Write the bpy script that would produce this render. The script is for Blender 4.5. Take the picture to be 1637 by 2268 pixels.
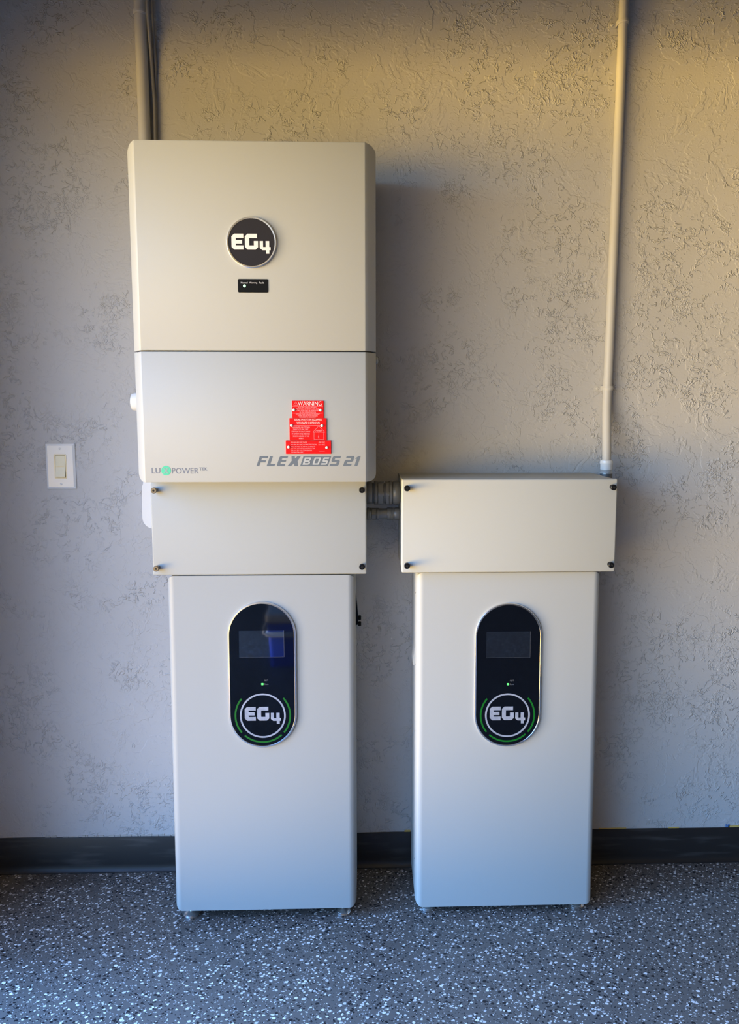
import bpy, bmesh, math, random
from mathutils import Vector, Matrix
S = bpy.context.scene
C = S.collection
for o in list(bpy.data.objects): bpy.data.objects.remove(o)

# ------------------------------------------------------------ camera
cam_d = bpy.data.cameras.new('camera'); cam = bpy.data.objects.new('camera', cam_d); C.objects.link(cam)
cam_d.sensor_fit = 'HORIZONTAL'; cam_d.sensor_width = 36
cam_d.lens = 1597.6/1637*36
cam_d.shift_x = -(853.0-818.5)/1637
cam_d.shift_y = -(1134-1085.7)/1637
cam.location = (0, -2.0, 1.325)
cam.rotation_euler = (math.radians(90-6.02), 0, math.radians(-1.59))
cam_d.clip_start = .02
S.camera = cam

# ------------------------------------------------------------ light
ROOM_L, ROOM_R, ROOM_F, CEIL = -1.17, 4.6, -6.2, 2.62
OPEN_Y0, OPEN_Y1, OPEN_Z = -0.42, -5.2, 2.165
W = bpy.data.worlds.new('sky'); S.world = W; W.use_nodes = True
nt = W.node_tree; nt.nodes.clear()
tc = nt.nodes.new('ShaderNodeTexCoord'); sp = nt.nodes.new('ShaderNodeSeparateXYZ')
mr = nt.nodes.new('ShaderNodeMapRange'); mr.inputs['From Min'].default_value = -1; mr.inputs['From Max'].default_value = 1
cr = nt.nodes.new('ShaderNodeValToRGB'); bg = nt.nodes.new('ShaderNodeBackground'); out = nt.nodes.new('ShaderNodeOutputWorld')
nt.links.new(tc.outputs['Generated'], sp.inputs[0]); nt.links.new(sp.outputs['Z'], mr.inputs['Value'])
nt.links.new(mr.outputs[0], cr.inputs[0]); nt.links.new(cr.outputs[0], bg.inputs[0]); nt.links.new(bg.outputs[0], out.inputs[0])
el = cr.color_ramp.elements
el[0].position = 0.0; el[0].color = (.25, .18, .10, 1)         # sunlit tan ground outside
el[1].position = 1.0; el[1].color = (.18, .42, 1.03, 1)        # blue sky
for p_, c_ in ((.30, (.40, .27, .11, 1)), (.345, (.9, .60, .20, 1)), (.385, (3.4, 2.15, .56, 1)), (.465, (3.4, 2.25, .64, 1)), (.49, (.60, .62, .52, 1)), (.515, (.44, .66, .86, 1)), (.58, (.29, .60, 1.02, 1)), (.72, (.17, .44, 1.05, 1))):
    e = el.new(p_); e.color = c_
# brighter towards the sunlit far side of the street (azimuth), dimmer straight out past the camera
vm = nt.nodes.new('ShaderNodeVectorMath'); vm.operation = 'MULTIPLY'; vm.inputs[1].default_value = (1, 1, 0)
vn = nt.nodes.new('ShaderNodeVectorMath'); vn.operation = 'NORMALIZE'; sa = nt.nodes.new('ShaderNodeSeparateXYZ')
nt.links.new(tc.outputs['Generated'], vm.inputs[0]); nt.links.new(vm.outputs[0], vn.inputs[0]); nt.links.new(vn.outputs[0], sa.inputs[0])
ar = nt.nodes.new('ShaderNodeValToRGB'); neg = nt.nodes.new('ShaderNodeMath'); neg.operation = 'MULTIPLY'; neg.inputs[1].default_value = -1
nt.links.new(sa.outputs['X'], neg.inputs[0]); nt.links.new(neg.outputs[0], ar.inputs[0])
def aramp(rp, pts):
    e_ = rp.color_ramp.elements; e_[0].position = pts[0][0]; e_[0].color = (pts[0][1],)*3+(1,); e_[1].position = 1.0; e_[1].color = (pts[-1][1],)*3+(1,)
    for p_, v_ in pts[1:-1]:
        q_ = e_.new(p_); q_.color = (v_,)*3+(1,)
aramp(ar, ((.22, .01), (.40, .09), (.62, .22), (.85, .40), (.94, .75), (1, 2.7)))     # ground
as_ = nt.nodes.new('ShaderNodeValToRGB'); nt.links.new(neg.outputs[0], as_.inputs[0])
aramp(as_, ((.22, .015), (.40, .22), (.62, .60), (.85, .66), (.94, .85), (1, 2.6)))     # sky
up = nt.nodes.new('ShaderNodeMapRange'); up.inputs['From Min'].default_value = -.04; up.inputs['From Max'].default_value = .04
nt.links.new(sp.outputs['Z'], up.inputs['Value'])
mx = nt.nodes.new('ShaderNodeMix'); mx.data_type = 'FLOAT'
nt.links.new(up.outputs[0], mx.inputs[0]); nt.links.new(ar.outputs[0], mx.inputs[2]); nt.links.new(as_.outputs[0], mx.inputs[3])
ms = nt.nodes.new('ShaderNodeMath'); ms.operation = 'MULTIPLY'; ms.inputs[1].default_value = 13.2
nt.links.new(mx.outputs[0], ms.inputs[0]); nt.links.new(ms.outputs[0], bg.inputs['Strength'])
pl = bpy.data.lights.new('garage_opening_portal', 'AREA'); pl.shape = 'RECTANGLE'
pl.size = OPEN_Z; pl.size_y = OPEN_Y0-OPEN_Y1
pl.cycles.is_portal = True
po = bpy.data.objects.new('garage_opening_portal', pl); C.objects.link(po)
po.location = (ROOM_L-.08, (OPEN_Y0+OPEN_Y1)/2, OPEN_Z/2)
po.rotation_euler = (0, math.radians(-90), 0)
S.view_settings.view_transform = 'Standard'; S.view_settings.look = 'None'
S.view_settings.gamma = 1; S.view_settings.use_curve_mapping = False
S.view_settings.exposure = 0.0

# ------------------------------------------------------------ materials
def N(nt, t, **kw):
    n = nt.nodes.new(t)
    for k, v in kw.items(): setattr(n, k, v)
    return n
def mat(name, col, rough=.5, metal=0.0, spec=.5, coat=0, emit=None, es=0):
    m = bpy.data.materials.new(name); m.use_nodes = True
    b = m.node_tree.nodes['Principled BSDF']
    b.inputs['Base Color'].default_value = (*col, 1); b.inputs['Roughness'].default_value = rough
    b.inputs['Metallic'].default_value = metal; b.inputs['Specular IOR Level'].default_value = spec
    if coat: b.inputs['Coat Weight'].default_value = coat; b.inputs['Coat Roughness'].default_value = .03
    if emit: b.inputs['Emission Color'].default_value = (*emit, 1); b.inputs['Emission Strength'].default_value = es
    return m
def fine_bump(m, scale, strength, dist=.0005):
    nt = m.node_tree; b = nt.nodes['Principled BSDF']
    t = N(nt, 'ShaderNodeTexCoord'); n = N(nt, 'ShaderNodeTexNoise'); n.inputs['Scale'].default_value = scale
    n.inputs['Detail'].default_value = 3
    bp = N(nt, 'ShaderNodeBump'); bp.inputs['Strength'].default_value = strength; bp.inputs['Distance'].default_value = dist
    nt.links.new(t.outputs['Object'], n.inputs['Vector']); nt.links.new(n.outputs['Fac'], bp.inputs['Height'])
    nt.links.new(bp.outputs[0], b.inputs['Normal']); return m
def mth(nt, op, a, b=None, c=None, clamp=False):
    n = N(nt, 'ShaderNodeMath', operation=op); n.use_clamp = clamp
    for i, v in enumerate((a, b, c)):
        if v is None: continue
        if isinstance(v, (int, float)): n.inputs[i].default_value = v
        else: nt.links.new(v, n.inputs[i])
    return n.outputs[0]
def mixc(nt, f, a, b):
    n = N(nt, 'ShaderNodeMix', data_type='RGBA')
    for k, v in ((0, f), (6, a), (7, b)):
        if hasattr(v, 'links'): nt.links.new(v, n.inputs[k])
        elif isinstance(v, (int, float)): n.inputs[k].default_value = v
        else: n.inputs[k].default_value = (*v, 1)
    return n.outputs[2]
def smooth(nt, v, lo, hi):
    n = N(nt, 'ShaderNodeMapRange', interpolation_type='SMOOTHSTEP')
    nt.links.new(v, n.inputs[0]); n.inputs[1].default_value = lo; n.inputs[2].default_value = hi
    return n.outputs[0]

def wall_material(name, col, texture=True):
    m = mat(name, col, .75, spec=.25); nt = m.node_tree; b = nt.nodes['Principled BSDF']; L = nt.links
    t = N(nt, 'ShaderNodeTexCoord').outputs['Object']
    def noise(scale, detail, rough=.5, dist=0, vec=t):
        n = N(nt, 'ShaderNodeTexNoise'); n.inputs['Scale'].default_value = scale; n.inputs['Detail'].default_value = detail
        n.inputs['Roughness'].default_value = rough; n.inputs['Distortion'].default_value = dist
        L.new(vec, n.inputs['Vector']); return n.outputs['Fac']
    if texture:
        mp = N(nt, 'ShaderNodeMapping'); mp.inputs['Location'].default_value = (3.1, 1.7, .4); L.new(t, mp.inputs[0]); t2 = mp.outputs[0]
        # broken trowel ridges: thin contour bands of a noise field, shown only in patches
        a = noise(34, 3, .62, .5); a = mth(nt, 'ABSOLUTE', mth(nt, 'SUBTRACT', a, .5)); ra = mth(nt, 'SUBTRACT', 1.0, smooth(nt, a, 0, .045))
        c = noise(62, 2, .55, .3, t2); c = mth(nt, 'ABSOLUTE', mth(nt, 'SUBTRACT', c, .52)); rc = mth(nt, 'SUBTRACT', 1.0, smooth(nt, c, 0, .055))
        patch = smooth(nt, noise(5.5, 3, .6, 0, t2), .46, .58)
        brk = smooth(nt, noise(48, 2, .5, 0, t2), .42, .60)
        brk2 = smooth(nt, noise(11, 3, .6), .50, .62)
        ridges = mth(nt, 'MAXIMUM', mth(nt, 'MULTIPLY', mth(nt, 'MULTIPLY', ra, brk), mth(nt, 'ADD', mth(nt, 'MULTIPLY', patch, .8), .2)),
                     mth(nt, 'MULTIPLY', mth(nt, 'MULTIPLY', rc, brk2), mth(nt, 'MULTIPLY', patch, .7)))
        plate = smooth(nt, noise(7, 4, .7, .4, t2), .50, .53)       # flat trowelled plateaus with a sharp lip
        fine = noise(160, 3, .6)
        h = mth(nt, 'ADD', mth(nt, 'MULTIPLY', ridges, 1.0), mth(nt, 'MULTIPLY', plate, .35))
        h = mth(nt, 'ADD', h, mth(nt, 'MULTIPLY', fine, .14))
        bp = N(nt, 'ShaderNodeBump'); bp.inputs['Strength'].default_value = .75; bp.inputs['Distance'].default_value = .0026
        L.new(h, bp.inputs['Height']); L.new(bp.outputs[0], b.inputs['Normal'])
        # paint flecks on the lower part of the wall
        v = N(nt, 'ShaderNodeTexVoronoi'); v.inputs['Scale'].default_value = 38; L.new(t, v.inputs['Vector'])
        sx = N(nt, 'ShaderNodeSeparateColor'); L.new(v.outputs['Color'], sx.inputs[0])
        pick = mth(nt, 'GREATER_THAN', sx.outputs[0], .80)
        size = mth(nt, 'MULTIPLY', sx.outputs[1], .085)
        dot = mth(nt, 'LESS_THAN', v.outputs['Distance'], size)
        sp = N(nt, 'ShaderNodeSeparateXYZ'); L.new(t, sp.inputs[0])
        low = mth(nt, 'MULTIPLY', mth(nt, 'SUBTRACT', 1.0, smooth(nt, sp.outputs[2], .85, 1.02)), smooth(nt, noise(3.5, 2), .45, .55))
        fl = mth(nt, 'MULTIPLY', mth(nt, 'MULTIPLY', pick, dot), low)
        c1 = mixc(nt, smooth(nt, noise(1.7, 3), .35, .65), col, tuple(x*.94 for x in col))
        L.new(mixc(nt, mth(nt, 'MULTIPLY', fl, .7), c1, (.8, .8, .8)), b.inputs['Base Color'])
    return m
def floor_material():
    m = mat('flake_epoxy', (.1, .12, .15), .33, spec=.4); nt = m.node_tree; b = nt.nodes['Principled BSDF']; L = nt.links
    t = N(nt, 'ShaderNodeTexCoord').outputs['Object']
    nz = N(nt, 'ShaderNodeTexNoise'); nz.inputs['Scale'].default_value = 160; nz.inputs['Detail'].default_value = 2; L.new(t, nz.inputs['Vector'])
    sb = N(nt, 'ShaderNodeVectorMath', operation='SUBTRACT'); L.new(nz.outputs['Color'], sb.inputs[0]); sb.inputs[1].default_value = (.5, .5, .5)
    sc = N(nt, 'ShaderNodeVectorMath', operation='SCALE'); L.new(sb.outputs[0], sc.inputs[0]); sc.inputs['Scale'].default_value = .006
    ad = N(nt, 'ShaderNodeVectorMath', operation='ADD'); L.new(t, ad.inputs[0]); L.new(sc.outputs[0], ad.inputs[1])
    def flakes(scale, rot, thr, smin, smax, off, stretch=1.0):
        mp = N(nt, 'ShaderNodeMapping'); mp.inputs['Rotation'].default_value = (0, 0, rot); mp.inputs['Location'].default_value = off
        mp.inputs['Scale'].default_value = (1, stretch, 1); L.new(ad.outputs[0], mp.inputs[0])
        v = N(nt, 'ShaderNodeTexVoronoi'); v.voronoi_dimensions = '2D'; v.inputs['Scale'].default_value = scale; L.new(mp.outputs[0], v.inputs['Vector'])
        s_ = N(nt, 'ShaderNodeSeparateColor'); L.new(v.outputs['Color'], s_.inputs[0])
        pk = mth(nt, 'GREATER_THAN', s_.outputs[0], thr)
        sz = mth(nt, 'ADD', mth(nt, 'MULTIPLY', mth(nt, 'POWER', s_.outputs[1], 2.0), smax-smin), smin)
        return mth(nt, 'MULTIPLY', pk, mth(nt, 'LESS_THAN', v.outputs['Distance'], sz)), s_.outputs[2]
    w1, r1 = flakes(105, .4, .66, .14, .46, (0, 0, 0), 1.35)
    w2, r2 = flakes(210, 1.4, .86, .20, .42, (2, 3, 0), 1.5)
    k1, _ = flakes(100, 2.2, .60, .16, .50, (5, 1, 0), 1.4)
    k2, _ = flakes(220, .9, .84, .20, .42, (1, 7, 0), 1.3)
    n2 = N(nt, 'ShaderNodeTexNoise'); n2.inputs['Scale'].default_value = 6; n2.inputs['Detail'].default_value = 5; L.new(t, n2.inputs['Vector'])
    base = mixc(nt, n2.outputs['Fac'], (.112, .098, .086), (.148, .132, .118))
    # gritty grey chips under the clear coat
    c = mixc(nt, mth(nt, 'MULTIPLY', mth(nt, 'MAXIMUM', k1, k2), .92), base, (.006, .007, .010))
    c = mixc(nt, mth(nt, 'MULTIPLY', w2, mth(nt, 'ADD', mth(nt, 'MULTIPLY', r2, .6), .3)), c, (.76, .72, .68))
    c = mixc(nt, mth(nt, 'MULTIPLY', w1, mth(nt, 'ADD', mth(nt, 'MULTIPLY', r1, .35), .65)), c, (.86, .82, .78))
    # brown dirt along the wall at the left corner
    sp = N(nt, 'ShaderNodeSeparateXYZ'); L.new(t, sp.inputs[0])
    dx = mth(nt, 'SUBTRACT', 1.0, smooth(nt, sp.outputs[0], -.95, -.66))
    dy = smooth(nt, sp.outputs[1], -.20, -.02)
    n3 = N(nt, 'ShaderNodeTexNoise'); n3.inputs['Scale'].default_value = 14; n3.inputs['Detail'].default_value = 6; L.new(t, n3.inputs['Vector'])
    dirt = mth(nt, 'MULTIPLY', mth(nt, 'MULTIPLY', dx, dy), smooth(nt, n3.outputs['Fac'], .38, .7))
    c = mixc(nt, mth(nt, 'MULTIPLY', dirt, .75), c, (.07, .055, .04))
    L.new(c, b.inputs['Base Color'])
    bp = N(nt, 'ShaderNodeBump'); bp.inputs['Strength'].default_value = .25; bp.inputs['Distance'].default_value = .0006
    L.new(mth(nt, 'ADD', mth(nt, 'MAXIMUM', w1, k1), n3.outputs['Fac']), bp.inputs['Height']); L.new(bp.outputs[0], b.inputs['Normal'])
    return m

M = {}
M['wall'] = wall_material('painted_trowel_wall', (.57, .565, .56))
M['wall_plain'] = mat('plain_wall', (.05, .05, .05), .8)
M['ceiling'] = mat('ceiling_paint', (.10, .10, .10), .85)
M['floor'] = floor_material()
M['cabinet'] = fine_bump(mat('powder_coat_grey', (.44, .455, .445), .42, spec=.35), 900, .12)
M['box'] = fine_bump(mat('powder_coat_warm_grey', (.48, .495, .475), .45, spec=.35), 900, .10)
M['inverter'] = fine_bump(mat('inverter_coat', (.475, .495, .49), .45, spec=.35), 1100, .06)
M['gap'] = mat('seam_black', (.02, .02, .02), .6)
M['chrome'] = mat('chrome', (.92, .91, .90), .24, 1.0)
M['silver'] = mat('brushed_aluminium', (.80, .80, .81), .28, 1.0)
M['badge_black'] = mat('badge_charcoal', (.026, .026, .034), .5, spec=.15)
M['black'] = mat('black_plastic', (.005, .006, .008), .4, spec=.18)
M['glass'] = mat('black_glass', (.003, .004, .007), .045, spec=.22)
M['lcd'] = mat('lcd_glass', (.007, .009, .014), .03, spec=.8)
M['painted_reflection'] = mat('painted_reflection_lettering', (.95, .96, 1.0), .35, .15)  # near-white, mostly diffuse colour stands in for the letters' bright reflection
M['greyfoil'] = mat('grey_foil_lettering', (.42, .46, .54), .35, .35)
M['green_arc'] = mat('green_arc', (.004, .15, .010), .4)
M['led_green'] = mat('led_green', (.1, .8, .15), .4, emit=(.15, 1.0, .2), es=.7)
M['led_white'] = mat('led_on', (.5, 1, .6), .4, emit=(.45, 1.0, .62), es=1.6)
M['print_white'] = mat('print_white', (.75, .76, .80), .5)
M['print_dim'] = mat('print_dim', (.17, .18, .20), .5)
M['print_grey'] = mat('print_slate', (.135, .165, .195), .5)
M['print_purple'] = mat('print_lux_grey', (.22, .235, .28), .5)
M['teal'] = mat('print_teal_green', (.10, .66, .38), .5)
M['red'] = mat('engraved_red_plastic', (.78, .006, .008), .28)
M['pink'] = mat('engraved_lettering', (.92, .42, .45), .5)
M['pinkw'] = mat('engraved_white', (.95, .80, .78), .5)
M['rivet'] = mat('white_rivet', (.85, .82, .78), .35)
M['pipe'] = mat('painted_conduit', (.56, .55, .52), .42, spec=.4)
M['pipe_left'] = mat('wall_grey_conduit', (.60, .60, .59), .55)
M['cable'] = mat('grey_cable_jacket', (.30, .30, .31), .55)
M['zinc'] = fine_bump(mat('cast_zinc', (.17, .175, .18), .42, .4), 400, .25)
M['zinc_light'] = fine_bump(mat('cast_zinc_light', (.60, .62, .64), .35, .5), 400, .15)
M['white'] = mat('white_plastic', (.80, .82, .83), .22, coat=.3)
M['almond'] = mat('almond_plastic', (.90, .80, .54), .3)
M['lit_screw'] = mat('lit_black_screw', (.30, .26, .20), .35, .8)  # light on the black screw heads, put into the colour as a bronze tone
M['rubber'] = mat('black_cove_vinyl', (.020, .020, .023), .42, spec=.5)
M['caulk'] = mat('torn_paper_edge', (.50, .48, .44), .8)
M['tape'] = mat('yellow_masking_tape', (.70, .50, .14), .6)
M['tape_blue'] = mat('blue_tape', (.10, .22, .45), .6)
M['cooler_blue'] = mat('cooler_blue', (.03, .12, .85), .4)
M['cooler_white'] = mat('cooler_white', (.75, .75, .76), .45)
M['door'] = mat('door_steel', (.22, .22, .21), .6)
M['shade'] = mat('dark_storage', (.05, .05, .05), .8)

# vinyl scuffs
nt = M['rubber'].node_tree; t = N(nt, 'ShaderNodeTexCoord'); mp = N(nt, 'ShaderNodeMapping'); mp.inputs['Scale'].default_value = (3, 3, 22)
n = N(nt, 'ShaderNodeTexNoise'); n.inputs['Scale'].default_value = 2.2; n.inputs['Detail'].default_value = 6
nt.links.new(t.outputs['Object'], mp.inputs[0]); nt.links.new(mp.outputs[0], n.inputs['Vector'])
nt.links.new(mixc(nt, smooth(nt, n.outputs['Fac'], .5, .75), (.018, .016, .0155), (.055, .050, .047)), nt.nodes['Principled BSDF'].inputs['Base Color'])
# foil speckle on the grey lettering
nt = M['greyfoil'].node_tree; t = N(nt, 'ShaderNodeTexCoord'); n = N(nt, 'ShaderNodeTexNoise'); n.inputs['Scale'].default_value = 90
nt.links.new(t.outputs['Object'], n.inputs['Vector'])
nt.links.new(mixc(nt, n.outputs['Fac'], (.30, .34, .42), (.62, .66, .76)), nt.nodes['Principled BSDF'].inputs['Base Color'])

# ------------------------------------------------------------ mesh helpers
def obj(name, bm, m, parent=None, sm=False, loc=None):
    me = bpy.data.meshes.new(name); bmesh.ops.recalc_face_normals(bm, faces=bm.faces); bm.to_mesh(me); bm.free()
    if sm:
        for p in me.polygons: p.use_smooth = True
        me.set_sharp_from_angle(angle=math.radians(38))
    o = bpy.data.objects.new(name, me); C.objects.link(o); me.materials.append(M[m] if isinstance(m, str) else m)
    if parent: o.parent = parent
    if loc: o.location = loc
    return o
def thing(name, label, cat, loc=(0, 0, 0), rot=(0, 0, 0), group=None):
    o = bpy.data.objects.new(name, None); C.objects.link(o); o.location = loc; o.rotation_euler = rot; o.empty_display_size = .05
    o['label'] = label; o['category'] = cat
    if group: o['group'] = group
    return o
def tag(o, label, cat, group=None):
    o['label'] = label; o['category'] = cat
    if group: o['group'] = group
    return o
def struct(o): o['kind'] = 'structure'; return o
def box(bm, x0, x1, y0, y1, z0, z1, bev=0, seg=2, which=None):
    r = bmesh.ops.create_cube(bm, size=1); vs = r['verts']
    for v in vs:
        v.co = Vector(((x0+x1)/2+v.co.x*(x1-x0), (y0+y1)/2+v.co.y*(y1-y0), (z0+z1)/2+v.co.z*(z1-z0)))
    if bev:
        es = list({e for v in vs for e in v.link_edges})
        if which: es = [e for e in es if which(e)]
        bmesh.ops.bevel(bm, geom=es, offset=bev, segments=seg, affect='EDGES', profile=.5)
    return bm
def lathe(bm, prof, axis='Z', c=(0, 0, 0), n=40, hexes=()):
    """prof = [(r, h)...] around the axis through c"""
    rings = []
    for k, (r, h) in enumerate(prof):
        ring = []
        for i in range(n):
            a = 2*math.pi*i/n; rr = r
            if k in hexes:
                s_ = math.pi/3; aa = (a % s_)-s_/2; rr = r*math.cos(math.pi/6)/math.cos(aa) if abs(math.cos(aa)) > 0 else r
            u, w = rr*math.cos(a), rr*math.sin(a)
            p = {'Z': (u, w, h), 'X': (h, u, w), 'Y': (u, h, w)}[axis]
            ring.append(bm.verts.new((c[0]+p[0], c[1]+p[1], c[2]+p[2])))
        rings.append(ring)
    for a, b in zip(rings, rings[1:]):
        for i in range(n): bm.faces.new((a[i], a[(i+1) % n], b[(i+1) % n], b[i]))
    bm.faces.new(rings[0]); bm.faces.new(rings[-1])
    return bm
def tube(bm, pts, r, n=20, cap=True):
    pts = [Vector(p) for p in pts]; rings = []; prev = None
    for i, p in enumerate(pts):
        d = (pts[min(i+1, len(pts)-1)]-pts[max(i-1, 0)]).normalized()
        if prev is None:
            ref = Vector((1, 0, 0)) if abs(d.x) < .9 else Vector((0, 1, 0)); u = d.cross(ref).normalized()
        else: u = (prev-d*prev.dot(d)).normalized()
        prev = u; w = d.cross(u)
        rings.append([bm.verts.new(p+r*(math.cos(2*math.pi*k/n)*u+math.sin(2*math.pi*k/n)*w)) for k in range(n)])
    for a, b in zip(rings, rings[1:]):
        for i in range(n): bm.faces.new((a[i], a[(i+1) % n], b[(i+1) % n], b[i]))
    if cap: bm.faces.new(rings[0]); bm.faces.new(rings[-1])
    return bm
def prism(bm, poly, y0, y1):
    """poly in (x,z), extruded from y0 to y1"""
    a = [bm.verts.new((x, y0, z)) for x, z in poly]; b = [bm.verts.new((x, y1, z)) for x, z in poly]
    n = len(poly)
    bm.faces.new(a); bm.faces.new(b[::-1])
    for i in range(n): bm.faces.new((a[i], b[i], b[(i+1) % n], a[(i+1) % n]))
    return bm
def ring_prism(bm, outer, inner, y0, y1, bev=0):
    n = len(outer)
    O0 = [bm.verts.new((x, y0, z)) for x, z in outer]; O1 = [bm.verts.new((x, y1, z)) for x, z in outer]
    I0 = [bm.verts.new((x, y0, z)) for x, z in inner]; I1 = [bm.verts.new((x, y1, z)) for x, z in inner]
    for A, B in ((O0, O1), (O1, I1), (I1, I0), (I0, O0)):
        for i in range(n): bm.faces.new((A[i], A[(i+1) % n], B[(i+1) % n], B[i]))
    return bm
def arc_pts(cx, cz, r, a0, a1, n): return [(cx+r*math.cos(math.radians(a0+(a1-a0)*i/n)), cz+r*math.sin(math.radians(a0+(a1-a0)*i/n))) for i in range(n+1)]
def stadium(w, h, cz=0, n=28):
    r = w/2; d = h/2-r
    return arc_pts(0, cz+d, r, 0, 180, n)+arc_pts(0, cz-d, r, 180, 360, n)
def rrect(x0, x1, z0, z1, r, n=8):
    return arc_pts(x1-r, z1-r, r, 0, 90, n)+arc_pts(x0+r, z1-r, r, 90, 180, n)+arc_pts(x0+r, z0+r, r, 180, 270, n)+arc_pts(x1-r, z0+r, r, 270, 360, n)
def circ(cx, cz, r, n=64): return [(cx+r*math.cos(2*math.pi*i/n), cz+r*math.sin(2*math.pi*i/n)) for i in range(n)]
_txt = {}
def text_bm(bm, s, x0, x1, z0, z1, y, th=.0003, shear=0, fit=True):
    """lettering in the built-in face, fitted into the box x0..x1, z0..z1 on the plane y"""
    cu = bpy.data.curves.new('lettering', 'FONT'); cu.body = s; cu.resolution_u = 3
    to = bpy.data.objects.new('lettering', cu); C.objects.link(to)
    dg = bpy.context.evaluated_depsgraph_get(); me = bpy.data.meshes.new_from_object(to.evaluated_get(dg))
    vs = [v.co.copy() for v in me.vertices]; fs = [list(p.vertices) for p in me.polygons]
    bpy.data.objects.remove(to); bpy.data.curves.remove(cu); bpy.data.meshes.remove(me)
    if not vs: return bm
    ax, bx = min(v.x for v in vs), max(v.x for v in vs); ay, by = min(v.y for v in vs), max(v.y for v in vs)
    nv = []
    for v in vs:
        u = (v.x-ax)/(bx-ax); w = (v.y-ay)/(by-ay)
        nv.append(bm.verts.new((x0+u*(x1-x0)+shear*w*(z1-z0), y-th, z0+w*(z1-z0))))
    for f in fs:
        try: bm.faces.new([nv[i] for i in f])
        except ValueError: pass
    return bm
def flat(bm, poly, y):
    bm.faces.new([bm.verts.new((x, y, z)) for x, z in poly]); return bm
def line(bm, x0, z0, x1, z1, w, y):
    d = Vector((x1-x0, z1-z0)).normalized()*w/2; n_ = Vector((-d.y, d.x))
    return flat(bm, [(x0+n_.x, z0+n_.y), (x0-n_.x, z0-n_.y), (x1-n_.x, z1-n_.y), (x1+n_.x, z1+n_.y)], y)

# ------------------------------------------------------------ structure
bm = bmesh.new(); box(bm, ROOM_L-.15, ROOM_R+.15, 0, .12, -.1, CEIL+.1); struct(obj('wall_back', bm, 'wall'))
bm = bmesh.new(); box(bm, ROOM_L-.15, ROOM_R+.15, ROOM_F-.15, .12, -.15, 0); struct(obj('floor', bm, 'floor'))
bm = bmesh.new(); box(bm, ROOM_L-.15, ROOM_R+.15, ROOM_F-.15, 0, CEIL, CEIL+.12); struct(obj('ceiling', bm, 'ceiling'))
bm = bmesh.new(); box(bm, ROOM_R, ROOM_R+.15, ROOM_F-.15, 0, 0, CEIL); struct(obj('wall_right', bm, 'wall_plain'))
bm = bmesh.new(); box(bm, ROOM_L-.15, ROOM_R, ROOM_F-.15, ROOM_F, 0, CEIL); struct(obj('wall_front', bm, 'wall_plain'))
bm = bmesh.new()                                             # wall with the garage opening in it
box(bm, ROOM_L-.15, ROOM_L, OPEN_Y0, 0, 0, CEIL); box(bm, ROOM_L-.15, ROOM_L, ROOM_F, OPEN_Y1, 0, CEIL)
box(bm, ROOM_L-.15, ROOM_L, OPEN_Y1, OPEN_Y0, OPEN_Z, CEIL); struct(obj('wall_left', bm, 'wall'))
# raised sectional garage door hanging under the ceiling
bm = bmesh.new()
for k in range(4): box(bm, ROOM_L+.25+k*.54, ROOM_L+.25+k*.54+.532, OPEN_Y1-.03, OPEN_Y0-.03, 2.19, 2.23, .004, 1)
struct(obj('door_1', bm, 'door'))

# cove baseboard on the back wall, with its curved toe
def cove(x0, x1, zt=.1045):
    prof = [(-.0002, 0), (-.0135, 0), (-.0135, .0025), (-.0085, .006), (-.0055, .012), (-.0042, .022), (-.0042, zt-.002), (-.0030, zt), (-.0002, zt)]
    bm = bmesh.new(); n = 60; rings = []
    for i in range(n+1):
        x = x0+(x1-x0)*i/n; wv = .0012*math.sin(x*5.1)+.0006*math.sin(x*17)
        rings.append([bm.verts.new((x, y*(1+.06*math.sin(x*9)), z+(wv if z > .05 else 0))) for y, z in prof])
    for a, b in zip(rings, rings[1:]):
        for j in range(len(prof)-1): bm.faces.new((a[j], a[j+1], b[j+1], b[j]))
    bm.faces.new(rings[0]); bm.faces.new(rings[-1]); return bm
struct(obj('baseboard_back', cove(ROOM_L+.002, ROOM_R-.01), 'rubber', sm=True))
# ragged strip of torn paint and paper above the left part of the baseboard
random.seed(5); bm = bmesh.new(); x = -.93
while x < -.50:
    w_ = random.uniform(.004, .022); h_ = random.uniform(.0015, .0055)
    if random.random() < .85: prism(bm, [(x, .104), (x+w_, .104), (x+w_*.9, .104+h_+.002), (x+w_*.1, .104+h_*.6+.002)], -.0018, -.0001)
    x += w_*random.uniform(.8, 1.1)
struct(obj('trim_1', bm, 'caulk'))
tg = 'scraps of tape above the baseboard'
def scrap(x0, x1, z, h, lab, m='tape'):
    bm = bmesh.new(); n = 8; top = [(x0+(x1-x0)*i/n, z+h*random.uniform(.5, 1)) for i in range(n+1)]
    prism(bm, [(x1, z-.0005), (x0, z-.0005)]+top, -.0016, -.0001)
    return tag(obj('tape_scrap', bm, m), lab, 'tape', tg)
scrap(.112, .130, .1055, .006, 'tiny yellow tape scrap on the wall between the two battery cabinets')
scrap(.688, .770, .1050, .0025, 'long thin yellow tape sliver just right of the right battery cabinet')
scrap(.897, .928, .1040, .003, 'short yellow tape strip on baseboard, in the middle of the right wall stretch')
scrap(1.076, 1.16, .1040, .0055, 'wide yellow tape strip above the baseboard at the right edge of the view')
scrap(1.068, 1.080, .1045, .009, 'small blue tape corner beside the wide yellow strip at right', 'tape_blue')

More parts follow.
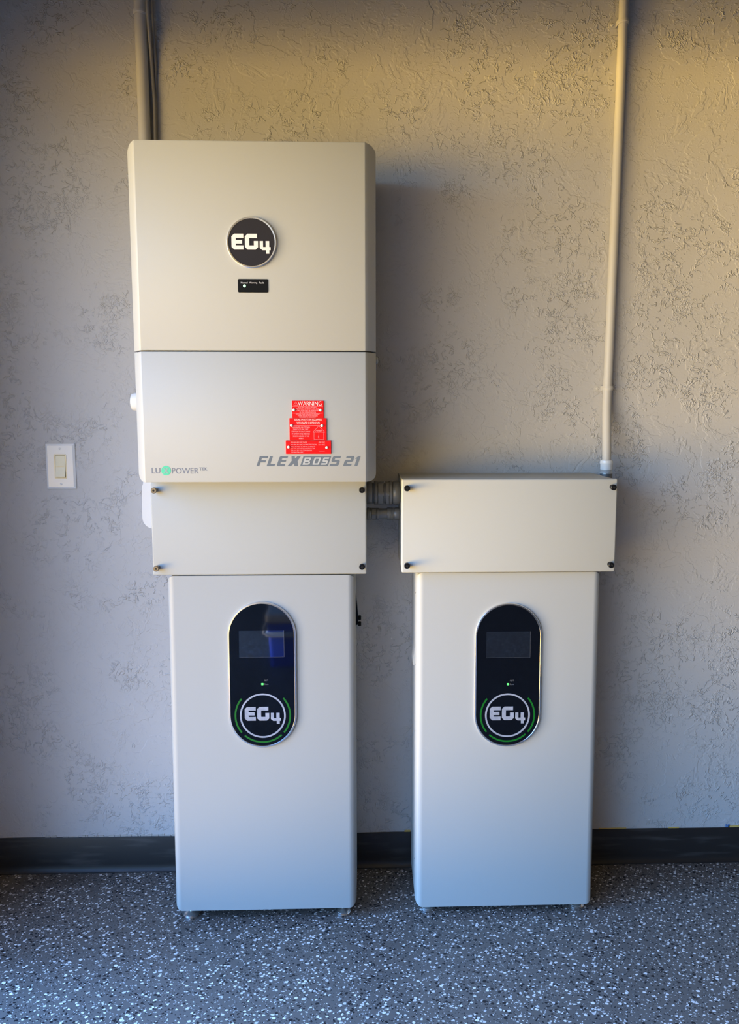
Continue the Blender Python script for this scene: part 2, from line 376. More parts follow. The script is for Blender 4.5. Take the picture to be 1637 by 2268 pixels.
# ------------------------------------------------------------ EG4 logotype
U = .0000001
def EG4(scale, cx, cz, y):
    """three angular letters, metres; centre = middle of the E height"""
    E_ = [(545, 540), (683, 540), (683, 603), (567, 603), (567, 633), (663, 633), (663, 688), (567, 688), (567, 715), (683, 715), (683, 778), (545, 778), (505, 738), (505, 580)]
    G_ = [(745, 540), (887, 540), (887, 605), (770, 605), (770, 715), (838, 715), (838, 648), (900, 648), (900, 742), (862, 778), (745, 778), (705, 738), (705, 580)]
    F_ = [(926, 648), (976, 648), (976, 738), (1015, 738), (1015, 648), (1068, 648), (1068, 738), (1088, 738), (1088, 785), (1068, 785), (1068, 838), (1020, 838), (1020, 785), (965, 785), (926, 752)]
    bm = bmesh.new()
    for P in (E_, G_, F_):
        prism(bm, [(cx+(a-796.5)*.000153*scale, cz-(b-659)*.000148*scale) for a, b in P], y-.0006, y+.0001)
    return bm

# ------------------------------------------------------------ inverter
IX0, IX1, IZ0, IZJ, IZ1, IY = -.5465, .0266, 1.1637, 1.4716, 1.9424, -.28
inv = thing('solar_inverter', 'large pale grey wall-mounted inverter with round black badge and red plaques', 'inverter', ((IX0+IX1)/2, 0, IZ0))
ic = (IX0+IX1)/2; hw = (IX1-IX0)/2
def L3(x, z): return x-ic, z-IZ0
def cover_mesh(z0, z1, rt, rb):
    """chamfered front cover; rt/rb = corner radius of the outline top/bottom"""
    ch, chd = .0245, .033
    xs = []
    r = max(rt, rb)
    for i in range(13): xs.append(-hw+r*(1-math.cos(math.pi/2*i/12)))
    xs += [-hw+ch, -hw+ch+.0015]; xs = sorted(set(round(x, 6) for x in xs)); xs = xs+[-x for x in reversed(xs)]
    bm = bmesh.new(); cols = []
    for x in xs:
        d = hw-abs(x)
        yf = IY if d >= ch+.0012 else (IY+.0004 if d >= ch-.0002 else IY+chd*(1-d/ch))
        def inset(rr): return 0 if d >= rr or rr == 0 else rr-math.sqrt(max(0, rr*rr-(rr-d)**2))
        zt = z1-inset(rt); zb = z0+inset(rb)
        e = .0025
        zs = [zb, zb+e, zt-e, zt]
        ys = [yf+.002, yf, yf, yf+.002]
        cols.append([bm.verts.new((x, -.055, zb-IZ0))]+[bm.verts.new((x, y_, z_-IZ0)) for y_, z_ in zip(ys, zs)]+[bm.verts.new((x, -.055, zt-IZ0))])
    for a, b in zip(cols, cols[1:]):
        for j in range(5): bm.faces.new((a[j], b[j], b[j+1], a[j+1]))
        bm.faces.new((a[5], b[5], b[0], a[0]))
    bm.faces.new(cols[0]); bm.faces.new(cols[-1][::-1])
    return bm
obj('upper_cover', cover_mesh(IZJ+.0016, IZ1, .0165, 0), 'inverter', inv, True)
obj('lower_cover', cover_mesh(IZ0, IZJ-.0016, 0, .0185), 'inverter', inv, True)
bm = bmesh.new(); box(bm, -hw+.012, hw-.012, -.262, -.045, .012, IZ1-IZ0-.012); obj('chassis', bm, 'gap', inv)
bm = bmesh.new(); box(bm, -.20, .20, -.056, 0, .10, .60, .004, 1); obj('wall_bracket', bm, 'zinc', inv)
# badge
bx, bz = L3(-.2594, 1.7175)
bdg = bpy.data.objects.new('badge', None)
bm = bmesh.new(); lathe(bm, [(.0555, IY+.001), (.0575, IY-.001), (.0575, IY-.004), (.0560, IY-.0055), (.0532, IY-.0052), (.0530, IY-.0040)], 'Y', (bx, 0, bz), 96)
bdg = obj('badge', bm, 'silver', inv, True); bdg['label'] = 'round badge with a bright metal rim'
bm = bmesh.new(); prism(bm, circ(bx, bz, .0531, 96), IY-.0046, IY-.001); obj('badge_face', bm, 'badge_black', bdg)
obj('lettering', EG4(1.0, bx-.001, bz+.0012, IY-.0047), 'painted_reflection', bdg)
# status panel
x0, z1_ = L3(-.2932, 1.6360); x1, z0_ = L3(-.2234, 1.6056)
bm = bmesh.new(); prism(bm, rrect(x0, x1, z0_, z1_, .0028), IY-.0008, IY+.001); spn = obj('status_panel', bm, 'black', inv)
bm = bmesh.new(); zt = z1_-.0105
for s_, a, b in (('Normal', .0070, .0225), ('Warning', .0260, .0445), ('Fault', .0495, .0600)): text_bm(bm, s_, x0+a, x0+b, zt-(.001 if s_ == 'Warning' else 0), zt+.0040, IY-.0008)
obj('lettering', bm, 'print_white', spn)
bm = bmesh.new(); prism(bm, circ(x0+.0150, z1_-.0157, .0031, 24), IY-.0012, IY-.0006); obj('indicator_light', bm, 'led_white', spn)

# FLEXBOSS 21 lettering, built from slanted strokes
def flexboss():
    k = (.2480)/(1572-57); x_l, z_b = L3(-.2584, 1.2020)
    kz = .0236/153
    def P(pts): return [(x_l+(a-57+.333*b)*k, z_b+b*kz) for a, b in pts]
    def R(x0, x1, y0, y1): return [(x0, y0), (x1, y0), (x1, y1), (x0, y1)]
    g = bmesh.new(); w = bmesh.new(); yy = IY-.0003; yw = IY-.0006
    G = [[(57, 0), (95, 0), (95, 57), (165, 57), (165, 90), (95, 90), (95, 122), (177, 122), (177, 153), (57, 153)],
         [(205, 0), (315, 0), (315, 35), (245, 35), (245, 153), (205, 153)],
         [(362, 0), (462, 0), (462, 32), (388, 32), (388, 60), (458, 60), (458, 92), (388, 92), (388, 122), (464, 122), (464, 153), (362, 153), (348, 138), (348, 15)],
         [(505, 0), (555, 0), (588, 46), (608, 0), (655, 0), (625, 80), (650, 153), (602, 153), (575, 112), (562, 153), (515, 153), (543, 80)],
         [(690, 0), (1090, 0), (1092, 153), (690, 153)],
         # S
         [(1115, 0), (1225, 0), (1240, 16), (1240, 76), (1226, 92), (1158, 92), (1158, 122), (1234, 122), (1234, 153), (1134, 153), (1120, 138), (1120, 76), (1134, 60), (1202, 60), (1202, 32), (1115, 32)],
         # 2
         [(1313, 0), (1428, 0), (1428, 32), (1352, 32), (1352, 60), (1418, 60), (1432, 76), (1432, 138), (1418, 153), (1318, 153), (1318, 122), (1394, 122), (1394, 92), (1327, 92), (1313, 76)],
         # 1
         [(1478, 0), (1520, 0), (1520, 153), (1492, 153), (1458, 122), (1458, 106), (1478, 112)]]
    for p_ in G: flat(g, P(p_), yy)
    # white B O S inside the bar
    B = [R(718, 744, 20, 133), R(744, 800, 109, 133), R(744, 805, 64, 88), R(744, 800, 20, 44), R(790, 812, 88, 128), R(794, 818, 26, 66)]
    O = [R(860, 884, 26, 127), R(930, 955, 26, 127), R(866, 948, 20, 42), R(866, 948, 111, 133)]
    Sx = [R(985, 1062, 20, 44), R(1048, 1072, 28, 80), R(996, 1060, 64, 88), R(990, 1014, 74, 126), R(996, 1072, 109, 133)]
    for i_, r_ in enumerate(B+O+Sx): flat(w, P(r_), yw-.00002*(i_ % 6))
    return g, w
g, w_ = flexboss()
lt = obj('lettering', g, 'print_grey', inv); lt['label'] = 'slate grey slanted lettering'
obj('lettering', w_, 'inverter', lt)
# LUX POWER TEK lettering
def lux(x, z): # crop units -> local
    return L3(-.5068+(x-558)*.000143, 1.193-(z-603)*.000142)
def lux_text(bm, s, x0, x1, y0, y1):
    a, zt = lux(x0, y0); b, zb = lux(x1, y1); text_bm(bm, s, a, b, zb, zt, IY)
bm = bmesh.new(); lux_text(bm, 'LU', 565, 705, 566, 657); obj('lettering', bm, 'print_purple', inv)
bm = bmesh.new(); lux_text(bm, 'POWER', 900, 1335, 568, 662); lux_text(bm, 'TEK', 1348, 1482, 560, 612)
lt = obj('lettering', bm, 'print_purple', inv); lt['label'] = 'grey lettering with a green disc'
bm = bmesh.new(); cx_, cz_ = lux(802, 612); flat(bm, circ(cx_, cz_, .0114, 40), IY-.0003); gd = obj('logo_disc', bm, 'teal', lt)
bm = bmesh.new()
for sg in (1, -1):
    for off in (-.0012, .0012):
        line(bm, cx_-sg*.0052+off, cz_-.0066, cx_+sg*.0052+off, cz_+.0066, .0009, IY-.0006-.00003*(sg > 0))
line(bm, cx_-.0064, cz_+.0066, cx_-.0040, cz_+.0066, .0009, IY-.0006); line(bm, cx_+.0040, cz_+.0066, cx_+.0064, cz_+.0066, .0009, IY-.0006)
line(bm, cx_-.0064, cz_-.0066, cx_-.0040, cz_-.0066, .0009, IY-.0006); line(bm, cx_+.0040, cz_-.0066, cx_+.0064, cz_-.0066, .0009, IY-.0006)
obj('logo_mark', bm, 'inverter', lt)
# red plaques
def plaque(xa, xb, za, zb, lab, lines, rivets, extra=None, mat_l='pink', first=None):
    a, z0 = L3(xa, za); b, z1 = L3(xb, zb); y = IY-.0024
    bm = bmesh.new(); box(bm, a, b, y, IY, z0, z1, .0004, 1); p = obj('warning_plaque', bm, 'red', inv); p['label'] = lab
    w, h = b-a, z1-z0
    bm = bmesh.new(); bw = bmesh.new()
    for s_, u0, u1, v0, v1, wh in lines: text_bm(bw if wh else bm, s_, a+u0*w, a+u1*w, z1-v1*h, z1-v0*h, y)
    if extra: extra(bm, a, z0, w, h, y-.0003)
    obj('lettering', bm, 'pink', p)
    if len(bw.verts): obj('lettering', bw, 'pinkw', p)
    else: bw.free()
    for u, v in rivets:
        bm = bmesh.new(); lathe(bm, [(.0033, y+.0005), (.0033, y-.0012), (.0022, y-.0022), (.0008, y-.0024)], 'Y', (a+u*w, 0, z1-v*h), 24)
        rv = obj('rivet', bm, 'rivet', p, True)
    return p
# plaque lines: fractions of width, fractions of height from the top
W_L = [('WARNING', .185, .935, .04, .285, 1), ('ELECTRIC SHOCK HAZARD', .20, .77, .345, .415, 0), ('TERMINALS ON BOTH LINE AND', .13, .85, .445, .515, 0),
       ('LOAD SIDES MAY BE ENERGIZED', .13, .85, .535, .61, 0), ('IN THE OPEN POSITION', .24, .75, .63, .70, 0), ('DC VOLTAGE IS ALWAYS PRESENT', .12, .87, .75, .82, 0),
       ('WHEN SOLAR MODULES ARE', .18, .81, .84, .905, 0), ('EXPOSED TO SUNLIGHT', .23, .76, .92, .985, 0)]
def ex1(bm, a, z0, w, h, y):
    lw = .00045; P = lambda u, v: (a+u*w, z0+h-v*h)
    for (u0, v0), (u1, v1) in (((.05, .26), (.12, .05)), ((.12, .05), (.19, .26)), ((.19, .26), (.05, .26)), ((.12, .11), (.12, .19)), ((.12, .215), (.12, .235)), ((.01, .325), (.97, .325)), ((.01, .725), (.97, .725))):
        line(bm, *P(u0, v0), *P(u1, v1), lw, y)
plaque(-.1718, -.0975, 1.3160, 1.3565, 'smallest top red engraved plaque headed with a warning triangle', W_L, [(.055, .535), (.90, .545)], ex1)
S_L = [('SOLAR PV SYSTEM EQUIPPED', .13, .875, .025, .125, 1), ('WITH RAPID SHUTDOWN', .195, .81, .165, .26, 1),
       ('TURN RAPID SHUTDOWN', .06, .545, .385, .45, 0), ('SWITCH TO THE "OFF"', .10, .51, .475, .54, 0), ('POSITION TO SHUT DOWN', .06, .555, .575, .64, 0),
       ('PV SYSTEM AND REDUCE', .065, .545, .675, .74, 0), ('SHOCK HAZARD IN THE', .09, .53, .775, .84, 0), ('ARRAY', .25, .375, .875, .94, 0),
       ('SOLAR ELECTRIC', .715, .875, .525, .555, 0), ('PV PANELS', .745, .85, .575, .605, 0)]
def ex2(bm, a, z0, w, h, y):
    lw = .00045; P = lambda u, v: (a+u*w, z0+h-v*h)
    for (u0, v0), (u1, v1) in (((.10, .33), (.85, .33)), ((.79, .345), (.63, .635)), ((.79, .345), (.95, .635)), ((.63, .635), (.95, .635)), ((.66, .645), (.66, .96)), ((.92, .645), (.92, .96)),
                               ((.66, .96), (.92, .96)), ((.71, .56), (.875, .56)), ((.71, .56), (.71, .62)), ((.875, .56), (.875, .62)), ((.71, .62), (.875, .62)), ((.79, .64), (.79, .90)), ((.775, .78), (.775, .90)), ((.775, .90), (.80, .90))):
        line(bm, *P(u0, v0), *P(u1, v1), lw, y)
plaque(-.1787, -.0908, 1.2632, 1.3155, 'middle red engraved plaque with a small house diagram', S_L, [(.055, .33), (.875, .34)], ex2)
V_L = [('MAXIMUM VOLTAGE', .115, .465, .09, .175, 0), ('400 VDC', .725, .865, .09, .175, 0), ('MAXIMUM CIRCUIT PROTECTION:', .115, .685, .265, .35, 0), ('15.0 ADC', .725, .87, .265, .35, 0),
       ('MAX RATED OUTPUT CURRENT', .115, .65, .43, .51, 0), ('OF THE CHARGE CONTROLLER', .115, .64, .57, .65, 0), ('OR DC-TO-DC CONVERTER', .115, .58, .71, .79, 0), ('( IF INSTALLED )', .125, .40, .84, .93, 0)]
def ex3(bm, a, z0, w, h, y): line(bm, a+.73*w, z0+.2*h, a+.86*w, z0+.2*h, .0004, y)
plaque(-.1880, -.0807, 1.2310, 1.2627, 'widest bottom red engraved plaque listing maximum voltage', V_L, [(.06, .49), (.905, .53)], ex3)
# side parts
bm = bmesh.new(); lathe(bm, [(.022, -hw+.0005), (.022, -hw-.012), (.0205, -hw-.0215), (.018, -hw-.0225)], 'X', (0, -.205, 1.3545-IZ0), 36); kn = obj('switch_knob', bm, 'white', inv, True); kn['label'] = 'white rotary knob on the left side'
bm = bmesh.new(); lathe(bm, [(.0085, hw-.0005), (.0085, hw+.003), (.006, hw+.0058), (.002, hw+.0065)], 'X', (0, -.215, 1.4555-IZ0), 28); obj('side_plug', bm, 'inverter', inv, True)

# ------------------------------------------------------------ wiring boxes
def wiring_box(x0, x1, z0, z1, d, lab, screws, mats):
    cx = (x0+x1)/2; r = thing('wiring_box', lab, 'wiring box', (cx, 0, z0), group='grey wiring boxes over the battery cabinets')
    hx = (x1-x0)/2; h = z1-z0
    bm = bmesh.new(); box(bm, -hx+.0015, hx-.0015, -d+.014, 0, .0015, h-.0015, .002, 2); obj('body', bm, 'box', r, True)
    bm = bmesh.new(); box(bm, -hx, hx, -d, -d+.013, 0, h, .0035, 3); cv = obj('cover', bm, 'box', r, True)
    for (sx, sz), mm in zip(screws, mats):
        bm = bmesh.new(); px, pz = sx-cx, sz-z0
        lathe(bm, [(.0060, -d+.001), (.0062, -d-.009), (.0073, -d-.0092), (.0073, -d-.0145), (.0060, -d-.0158), (.0028, -d-.0158), (.0020, -d-.0146)], 'Y', (px, 0, pz), 32)
        s_ = obj('cover_screw', bm, mm if mm != 'lit_screw' else 'lit_screw', r, True)
        bm = bmesh.new(); y = -d-.0161
        for a in (20, 110):
            c_, n_ = math.cos(math.radians(a)), math.sin(math.radians(a)); line(bm, px-c_*.0034, pz-n_*.0034, px+c_*.0034, pz+n_*.0034, .0013, y)
        obj('cross_slot', bm, 'gap', s_)
    return r
wiring_box(-.5330, .0030, .9222, 1.1630, .206, 'grey wiring box mounted under the inverter on top of the left battery cabinet',
           [(-.5201, 1.1380), (-.0080, 1.1374), (-.5209, .9423), (-.0085, .9436)], ['lit_screw', 'black', 'lit_screw', 'black'])
wiring_box(.0911, .6336, .9269, 1.1635, .2158, 'grey wiring box with visible top face, on the right battery cabinet under the white conduit',
           [(.1037, 1.1424), (.6190, 1.1435), (.1042, .9476), (.6195, .9465)], ['black']*4)

# ------------------------------------------------------------ battery cabinets
def battery(cx, yf, zb, h, lean, lab, side):
    w = .475; hx = w/2; dp = .185
    r = thing('battery_cabinet', lab, 'battery cabinet', (cx, yf, zb), (math.radians(-lean), 0, 0), group='floor-standing battery cabinets')
    bm = bmesh.new(); box(bm, -hx, hx, 0, dp, 0, h, .019, 6, which=lambda e: (abs(e.verts[0].co.x-e.verts[1].co.x) < 1e-5))
    body = obj('body', bm, 'cabinet', r, True)
    # oval display
    zc = .4425+.190; W_, H_ = .1735, .381
    bm = bmesh.new(); o1, o2, o3 = stadium(W_, H_, zc), stadium(W_-.003, H_-.003, zc), stadium(W_-.0115, H_-.0115, zc)
    n = len(o1); R_ = [[bm.verts.new((x, y, z)) for x, z in P] for P, y in ((o1, .0005), (o1, -.0035), (o2, -.0055), (stadium(W_-.009, H_-.009, zc), -.0058), (o3, -.0042), (o3, .0005))]
    for A, B in zip(R_, R_[1:]):
        for i in range(n): bm.faces.new((A[i], A[(i+1) % n], B[(i+1) % n], B[i]))
    tr = obj('display_panel', bm, 'silver', r, True); tr['label'] = 'oval display with bright metal rim'
    bm = bmesh.new(); prism(bm, stadium(W_-.0114, H_-.0114, zc), -.0048, 0); obj('glass', bm, 'glass', tr)
    bm = bmesh.new(); flat(bm, [(-.0575, zc+.0478), (.0560, zc+.0478), (.0560, zc+.1165), (-.0575, zc+.1165)], -.0050); obj('screen', bm, 'lcd', tr)
    bm = bmesh.new(); line(bm, .0562, zc+.0478, .0562, zc+.1165, .0004, -.0051); line(bm, -.0575, zc+.0477, .0562, zc+.0477, .00025, -.0051); obj('screen_edge', bm, 'print_dim', tr)
    rc = zc-.1055
    bm = bmesh.new(); ring_prism(bm, circ(0, rc, .0585, 96), circ(0, rc, .0542, 96), -.0053, -.0046); obj('logo_ring', bm, 'greyfoil', tr)
    for a0, a1 in ((140, 219), (228, 313), (-40, 41)):
        bm = bmesh.new(); A = arc_pts(0, rc, .0720, a0, a1, 30); B = arc_pts(0, rc, .0676, a0, a1, 30)
        for i in range(30): flat(bm, [A[i], A[i+1], B[i+1], B[i]], -.0051)
        bmesh.ops.remove_doubles(bm, verts=bm.verts, dist=1e-6); obj('light_arc', bm, 'green_arc', tr)
    obj('lettering', EG4(1.033, 0, rc+.0053, -.0048), 'greyfoil', tr)
    bm = bmesh.new(); text_bm(bm, 'ALM', .0048, .0145, zc-.0150, zc-.0105, -.0049); text_bm(bm, 'Run', .0048, .0152, zc-.0250, zc-.0210, -.0049); obj('lettering', bm, 'print_dim', tr)
    bm = bmesh.new(); prism(bm, rrect(-.0027, .0027, zc-.0255, zc-.0200, .0008, 3), -.0054, -.0048); obj('indicator_light', bm, 'led_green', tr)
    # levelling feet (stand upright under the body)
    for fx in (-hx+.036, hx-.036):
        for fy in (.030, dp-.030):
            bm = bmesh.new(); zf = -zb
            y_ = fy; zz = zf
            lathe(bm, [(.0195, zz+.0002), (.0215, zz+.001), (.0215, zz+.0040), (.0190, zz+.0058), (.0190, zz+.0072), (.0155, zz+.0095), (.0085, zz+.0120), (.0060, zz+.0125), (.0060, .004)], 'Z', (fx, 0, 0), 40)
            for v in bm.verts: v.co.y += y_
            # undo the lean so the disc lies flat on the floor
            bmesh.ops.rotate(bm, verts=bm.verts, cent=(0, 0, 0), matrix=Matrix.Rotation(math.radians(lean), 3, 'X'))
            dz = (zb+min(v.co.z*math.cos(math.radians(-lean))+v.co.y*math.sin(math.radians(-lean)) for v in bm.verts))
            bmesh.ops.translate(bm, verts=bm.verts, vec=(0, 0, -dz))
            obj('foot', bm, 'chrome', r, True)
    if side == 'breaker':
        zt = .8600-zb
        bm = bmesh.new(); prism_pts = [(hx-.001, zt), (hx+.0035, zt-.035), (hx+.0065, zt-.070), (hx+.0065, zt-.084), (hx-.001, zt-.092)]
        prism(bm, prism_pts, .070, .105); br = obj('side_lever', bm, 'black', r); br['label'] = 'black lever on the right side'
        for dz in (-.0735, -.0900):
            bm = bmesh.new(); lathe(bm, [(.0028, hx-.001), (.0028, hx+.006), (.0058, hx+.0065), (.0064, hx+.009), (.0064, hx+.0130), (.0052, hx+.0142)], 'X', (0, .088, zt+dz), 24); obj('terminal_knob', bm, 'black', r, True)
        bm = bmesh.new(); lathe(bm, [(.0085, hx-.001), (.0085, hx+.0012), (.006, hx+.002)], 'X', (0, .088, zt-.1390), 24); obj('socket_cap', bm, 'white', r, True)
    else:
        for z in (.845, .655, .475, .122):
            bm = bmesh.new(); lathe(bm, [(.0022, -hx+.0005), (.0022, -hx-.0006), (.0010, -hx-.0011)], 'X', (0, .024, z), 16); obj('side_screw', bm, 'chrome', r, True)
        bm = bmesh.new(); prism(bm, [(-hx+.001, .700), (-hx-.0045, .655), (-hx-.0045, .645), (-hx+.001, .643)], .05, .11); sg = obj('side_grip', bm, 'cabinet', r)
    return r
battery(-.2635, -.2225, .0305, .8895, 1.2, 'light grey battery cabinet under the inverter, with a black lever on its right side', 'breaker')
battery(.3672, -.2125, .0215, .9020, .75, 'light grey battery cabinet standing below the right wiring box, nearest the white conduit', 'screws')

# ------------------------------------------------------------ conduit between the boxes
def nipple(z, y, R, segs, lab):
    r = thing('conduit_fitting', lab, 'conduit fitting', (.0031, y, z-R), group='short conduits joining the two wiring boxes')
    x = lambda u: (u-332)/713*.0878
    bm = bmesh.new(); lathe(bm, [(R*.84, .0002), (R*.84, .0876)], 'X', (0, 0, R), 48); obj('pipe', bm, 'zinc', r, True)
    for kind, u0, u1, f in segs:
        a, b = x(u0), min(x(u1), .0876); a = max(a, .0002)
        bm = bmesh.new(); e = min(.0012, (b-a)*.25)
        if kind == 'hex': lathe(bm, [(R*f*.97, a), (R*f*1.02, a+e), (R*f*1.02, b-e), (R*f*.97, b)], 'X', (0, 0, R), 48, hexes=(1, 2))
        elif kind == 'thread':
            pr = []; n = max(3, int((b-a)/.0013))
            for i in range(n+1): pr.append((R*f*(1 if i % 2 else .955), a+(b-a)*i/n))
            lathe(bm, pr, 'X', (0, 0, R), 48)
        elif kind == 'bulge': lathe(bm, [(R*f*.90, a), (R*f, a+(b-a)*.30), (R*f, a+(b-a)*.7), (R*f*.88, b)], 'X', (0, 0, R), 48)
        else: lathe(bm, [(R*f*.97, a), (R*f, a+e), (R*f, b-e), (R*f*.97, b)], 'X', (0, 0, R), 48)
        obj({'hex': 'compression_nut', 'thread': 'threaded_collar', 'bulge': 'end_bushing'}.get(kind, 'collar'), bm, 'zinc', r, True)
    return r
nipple(1.1175, -.10, .0325, [('ring', 336, 450, .93), ('thread', 452, 492, .86), ('ring', 496, 570, .96), ('hex', 578, 702, 1.0), ('hex', 745, 820, 1.0), ('ring', 822, 885, 1.0), ('bulge', 893, 1042, 1.0)],
       'thick grey metal conduit joining the two wiring boxes, upper and wider one')
nipple(1.0615, -.10, .0172, [('bulge', 336, 400, 1.0), ('thread', 402, 440, .93), ('hex', 448, 545, .97), ('ring', 548, 600, .92), ('ring', 780, 850, 1.0), ('thread', 850, 920, 1.0), ('bulge', 928, 1042, 1.0)],
       'thin grey metal conduit joining the two wiring boxes, lower one')

# ------------------------------------------------------------ vertical conduits
def strap(parent, px, pz, R, tabside, yc, m, off=0):
    """one-hole strap: saddle over the pipe and a screwed tab"""
    bm = bmesh.new(); h = .0062; n = 18
    for zz, ro in ((pz-h, .0026), (pz-h*.35, .0036), (pz+h*.35, .0036), (pz+h, .0026)): pass
    prof = [(-h, .0012), (-h, .0022), (-h*.45, .0024), (-h*.35, .0034), (h*.35, .0034), (h*.45, .0024), (h, .0022), (h, .0012)]
    rings = []
    for i in range(n+1):
        a = math.radians(180+180*i/n)
        rings.append([bm.verts.new((px+(R+t)*math.cos(a), yc+(R+t)*math.sin(a), pz+z)) for z, t in prof])
    for A, B in zip(rings, rings[1:]):
        for j in range(len(prof)): bm.faces.new((A[j], A[(j+1) % len(prof)], B[(j+1) % len(prof)], B[j]))
    bm.faces.new(rings[0]); bm.faces.new(rings[-1])
    for sgn in (-1, 1): # legs down to the wall
        xa = px+sgn*(R+.0018); box(bm, xa-.0008, xa+.0008, yc, -.0003, pz-h, pz+h)
    x0, x1 = sorted((px+tabside*(R+.001), px+tabside*(R+(.0240 if tabside > 0 else .021))))
    prism(bm, rrect(x0, x1, pz-.0082, pz+.0082, .004, 5), -.0022, -.0003)
    s_ = obj('pipe_strap', bm, m, parent, True)
    bm = bmesh.new(); lathe(bm, [(.0046, -.0021), (.0046, -.0034), (.0034, -.0046), (.0010, -.0048), (.0008, -.0040)], 'Y', (px+tabside*(R+(.0158 if tabside > 0 else .0125)), 0, pz), 24); obj('screw', bm, m, s_, True)
    return s_
# left conduit (runs up the wall behind the inverter)
yl = -.0185; Rl = .0152
cl = thing('conduit_pipe', 'thick wall-coloured conduit running up from behind the inverter on the left', 'conduit', (0, 0, 0))
bm = bmesh.new(); tube(bm, [(-.5700, yl, 1.162), (-.5705, yl, 1.7), (-.5712, yl, 2.05), (-.5722, yl, 2.37), (-.573, yl, CEIL-.0005)], Rl, 32); obj('pipe', bm, 'pipe_left', cl, True)
strap(cl, -.5718, 2.345, Rl, 1, yl, 'pipe_left')
# cables beside it
def cable(pts, r, lab):
    bm = bmesh.new(); P = [Vector(p) for p in pts]; Q = []
    for i in range(len(P)-1):
        p0, p1, p2, p3 = P[max(i-1, 0)], P[i], P[i+1], P[min(i+2, len(P)-1)]
        for k in range(8):
            t_ = k/8; Q.append(.5*((2*p1)+(-p0+p2)*t_+(2*p0-5*p1+4*p2-p3)*t_*t_+(-p0+3*p1-3*p2+p3)*t_**3))
    Q.append(P[-1]); tube(bm, Q, r, 14); return tag(obj('cable', bm, 'cable', sm=True), lab, 'cable', 'cables running up beside the left conduit')
cable([(-.5465, -.0112, 1.95), (-.5462, -.0112, 2.06), (-.5455, -.0112, 2.13), (-.5478, -.012, 2.19), (-.5490, -.018, 2.26), (-.5480, -.036, 2.345), (-.5500, -.034, 2.42), (-.552, -.014, CEIL-.001)], .0042, 'thicker grey cable lying against the left conduit')
cable([(-.5450, -.0036, 1.95), (-.5448, -.0036, 2.08), (-.5425, -.0038, 2.17), (-.5405, -.009, 2.25), (-.5422, -.013, 2.34), (-.5430, -.012, 2.40), (-.5445, -.006, 2.48), (-.546, -.005, CEIL-.001)], .0030, 'thinner grey cable slipping behind the thicker one, right of the left conduit')
# right conduit
yr = -.0152; Rr = .0120
crt = thing('conduit_pipe', 'slim off-white conduit dropping from the ceiling into the right wiring box', 'conduit', (0, 0, 0))
bm = bmesh.new(); tube(bm, [(.680, yr, CEIL-.0005), (.6775, yr, 2.39), (.6760, yr, 2.18), (.6715, yr, 1.80), (.6680, yr, 1.445), (.6668, yr-.0005, 1.385), (.6650, -.021, 1.340), (.6625, -.034, 1.285), (.6602, -.045, 1.240), (.6592, -.0495, 1.215), (.6590, -.050, 1.185)], Rr, 32)
obj('pipe', bm, 'pipe', crt, True)
strap(crt, .6772, 2.343, Rr, -1, yr, 'pipe'); strap(crt, .6678, 1.396, Rr, -1, yr, 'pipe')
# compression connector into the box's side top
bm = bmesh.new(); lathe(bm, [(.0135, 1.2010), (.0165, 1.1995), (.0178, 1.1950), (.0178, 1.1915), (.0165, 1.1885), (.0165, 1.1750), (.0155, 1.1745)], 'Z', (.6592, -.050, 0), 40); k_ = obj('connector', bm, 'white', crt, True)
bm = bmesh.new(); pr = []
for i in range(9): pr.append((.0152 if i % 2 else .0166, 1.1745-.0018*i))
pr += [(.0175, 1.1590), (.0175, 1.1640-.0075)]
pr = [(.0152 if i % 2 else .0163, 1.1745-.0014*i) for i in range(7)]+[(.0182, 1.1658), (.0182, 1.1640), (.0168, 1.1638)]
lathe(bm, pr, 'Z', (.6592, -.050, 0), 40); obj('threaded_collar', bm, 'zinc_light', crt, True)
# elbow turning into the side of the box
bm = bmesh.new(); tube(bm, [(.6592, -.050, 1.1645), (.6592, -.050, 1.135), (.6580, -.050, 1.120), (.6520, -.050, 1.108), (.6450, -.050, 1.104), (.6340, -.050, 1.103)], .0165, 28); obj('elbow', bm, 'zinc', crt, True)

# white disconnect cover beside the left box
bm = bmesh.new(); zt = 1.1600; P_ = [(-.5360, zt), (-.5870, zt)]+[(-.5885-.0008*i, zt-.025*i) for i in range(1, 4)]
P_ += arc_pts(-.5910+.030, 1.0180+.034, .0300, 180, 262, 10)+[(-.5360, 1.0180)]
prism(bm, P_, -.088, -.0004)
es = [e for e in bm.edges if abs(e.verts[0].co.y+.088) < 1e-5 and abs(e.verts[1].co.y+.088) < 1e-5 and max(e.verts[0].co.x, e.verts[1].co.x) < -.5361]
bmesh.ops.bevel(bm, geom=es, offset=.010, segments=4, affect='EDGES')
dc = tag(obj('disconnect_box', bm, 'white', sm=True), 'glossy white rounded box edge between the left wiring box and the wall, below the inverter', 'electrical box')

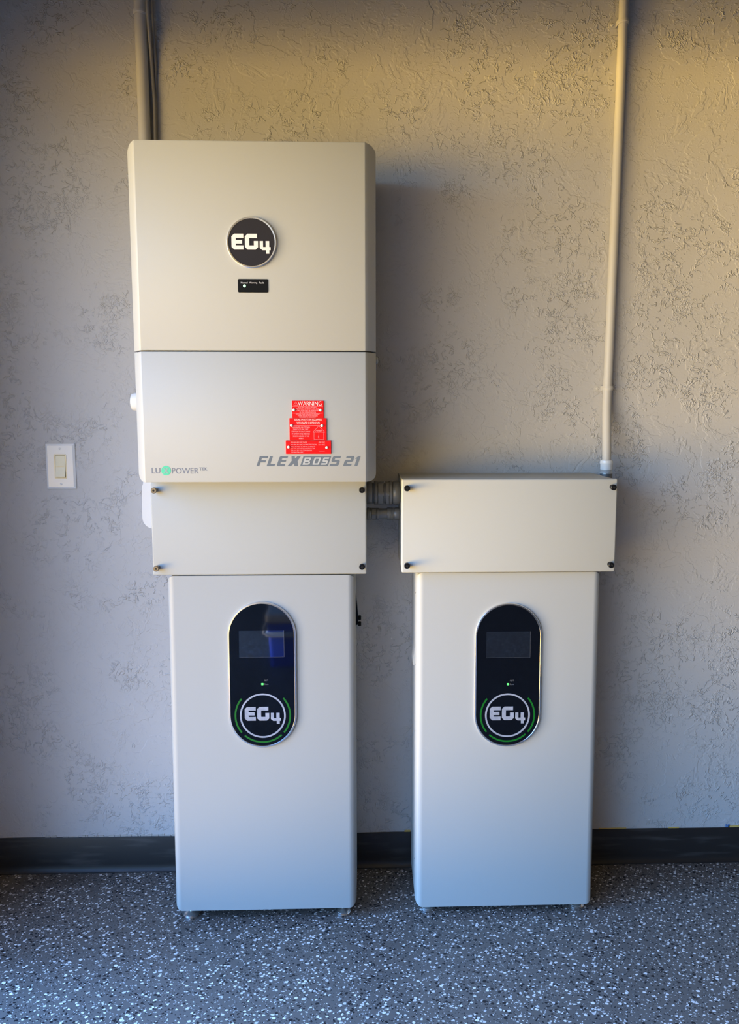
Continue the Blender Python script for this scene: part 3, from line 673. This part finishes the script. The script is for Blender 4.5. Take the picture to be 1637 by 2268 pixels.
# ------------------------------------------------------------ light switch
sw = thing('light_switch', 'white wall plate with an almond rocker switch, on the wall left of the inverter', 'light switch', (-.8339, 0, 1.1825-.062))
zc = .062; hw_, hh = .0395, .062
bm = bmesh.new()
o1 = rrect(-hw_, hw_, zc-hh, zc+hh, .002, 3); o2 = rrect(-hw_+.0055, hw_-.0055, zc-hh+.0055, zc+hh-.0055, .001, 3)
i1 = rrect(-.0168, .0168, zc-.0335, zc+.0335, .0022, 3); n = len(o1)
R_ = [[bm.verts.new((x, y, z)) for x, z in P] for P, y in ((o1, -.0003), (o1, -.0022), (o2, -.0055), (i1, -.0055), (i1, -.0010))]
for A, B in zip(R_, R_[1:]):
    for i in range(n): bm.faces.new((A[i], A[(i+1) % n], B[(i+1) % n], B[i]))
obj('wall_plate', bm, 'white', sw)
bm = bmesh.new(); ring_prism(bm, rrect(-.0165, .0165, zc-.0332, zc+.0332, .002, 4), rrect(-.0140, .0140, zc-.0305, zc+.0305, .0012, 4), -.0010, -.0062)
obj('rocker_frame', bm, 'almond', sw)
bm = bmesh.new()   # rocker: two inclined halves meeting at a ridge
pr = [(-.0015, zc-.0297), (-.0100, zc-.0297), (-.0104, zc-.0270), (-.0062, zc-.0020), (-.0066, zc+.0015), (-.0040, zc+.0275), (-.0046, zc+.0297), (-.0015, zc+.0297)]
a = [bm.verts.new((-.0128, y, z)) for y, z in pr]; b = [bm.verts.new((.0128, y, z)) for y, z in pr]
bm.faces.new(a); bm.faces.new(b[::-1])
for i in range(len(pr)): bm.faces.new((a[i], a[(i+1) % len(pr)], b[(i+1) % len(pr)], b[i]))
obj('rocker', bm, 'almond', sw)
bm = bmesh.new(); box(bm, -.0141, .0141, -.0014, -.0004, zc-.0306, zc+.0306); obj('switch_body', bm, 'gap', sw)
for dz in (-.0485, .0485):
    bm = bmesh.new(); lathe(bm, [(.0034, -.0050), (.0034, -.0061), (.0024, -.0066)], 'Y', (0, 0, zc+dz), 20); s_ = obj('screw', bm, 'white', sw, True)
    bm = bmesh.new(); line(bm, -.0012, zc+dz+.0022, .0012, zc+dz-.0022, .0007, -.0068); obj('slot', bm, 'zinc', s_)

# ------------------------------------------------------------ cooler across the garage (seen mirrored in the left display)
ck = thing('cooler', 'blue plastic cooler with white lid on the garage floor behind the camera', 'cooler', (-.27, -2.58, 0), (0, 0, math.radians(-3)))
bm = bmesh.new(); box(bm, -.285, .285, -.165, .165, .0, .176, .025, 3, which=lambda e: abs(e.verts[0].co.z-e.verts[1].co.z) > .1)
for v in bm.verts:
    if v.co.z < .1: v.co.x *= .96; v.co.y *= .95
obj('body', bm, 'cooler_blue', ck, True)
bm = bmesh.new(); box(bm, -.300, .300, -.178, .178, .174, .202, .012, 3); obj('rim', bm, 'cooler_white', ck, True)
bm = bmesh.new(); box(bm, -.288, .288, -.168, .168, .202, .250, .008, 2); obj('upper_band', bm, 'cooler_blue', ck, True)
bm = bmesh.new(); box(bm, -.298, .298, -.176, .176, .250, .308, .016, 4); box(bm, -.12, .12, -.08, .08, .300, .316, .004, 2); obj('lid', bm, 'cooler_white', ck, True)
bm = bmesh.new(); tube(bm, [(-.290, .178, .262), (-.305, .190, .235), (-.308, .196, .205), (-.270, .200, .188), (0, .202, .184), (.270, .200, .188), (.308, .196, .205), (.305, .190, .235), (.290, .178, .262)], .006, 12); obj('handle', bm, 'cooler_white', ck, True)
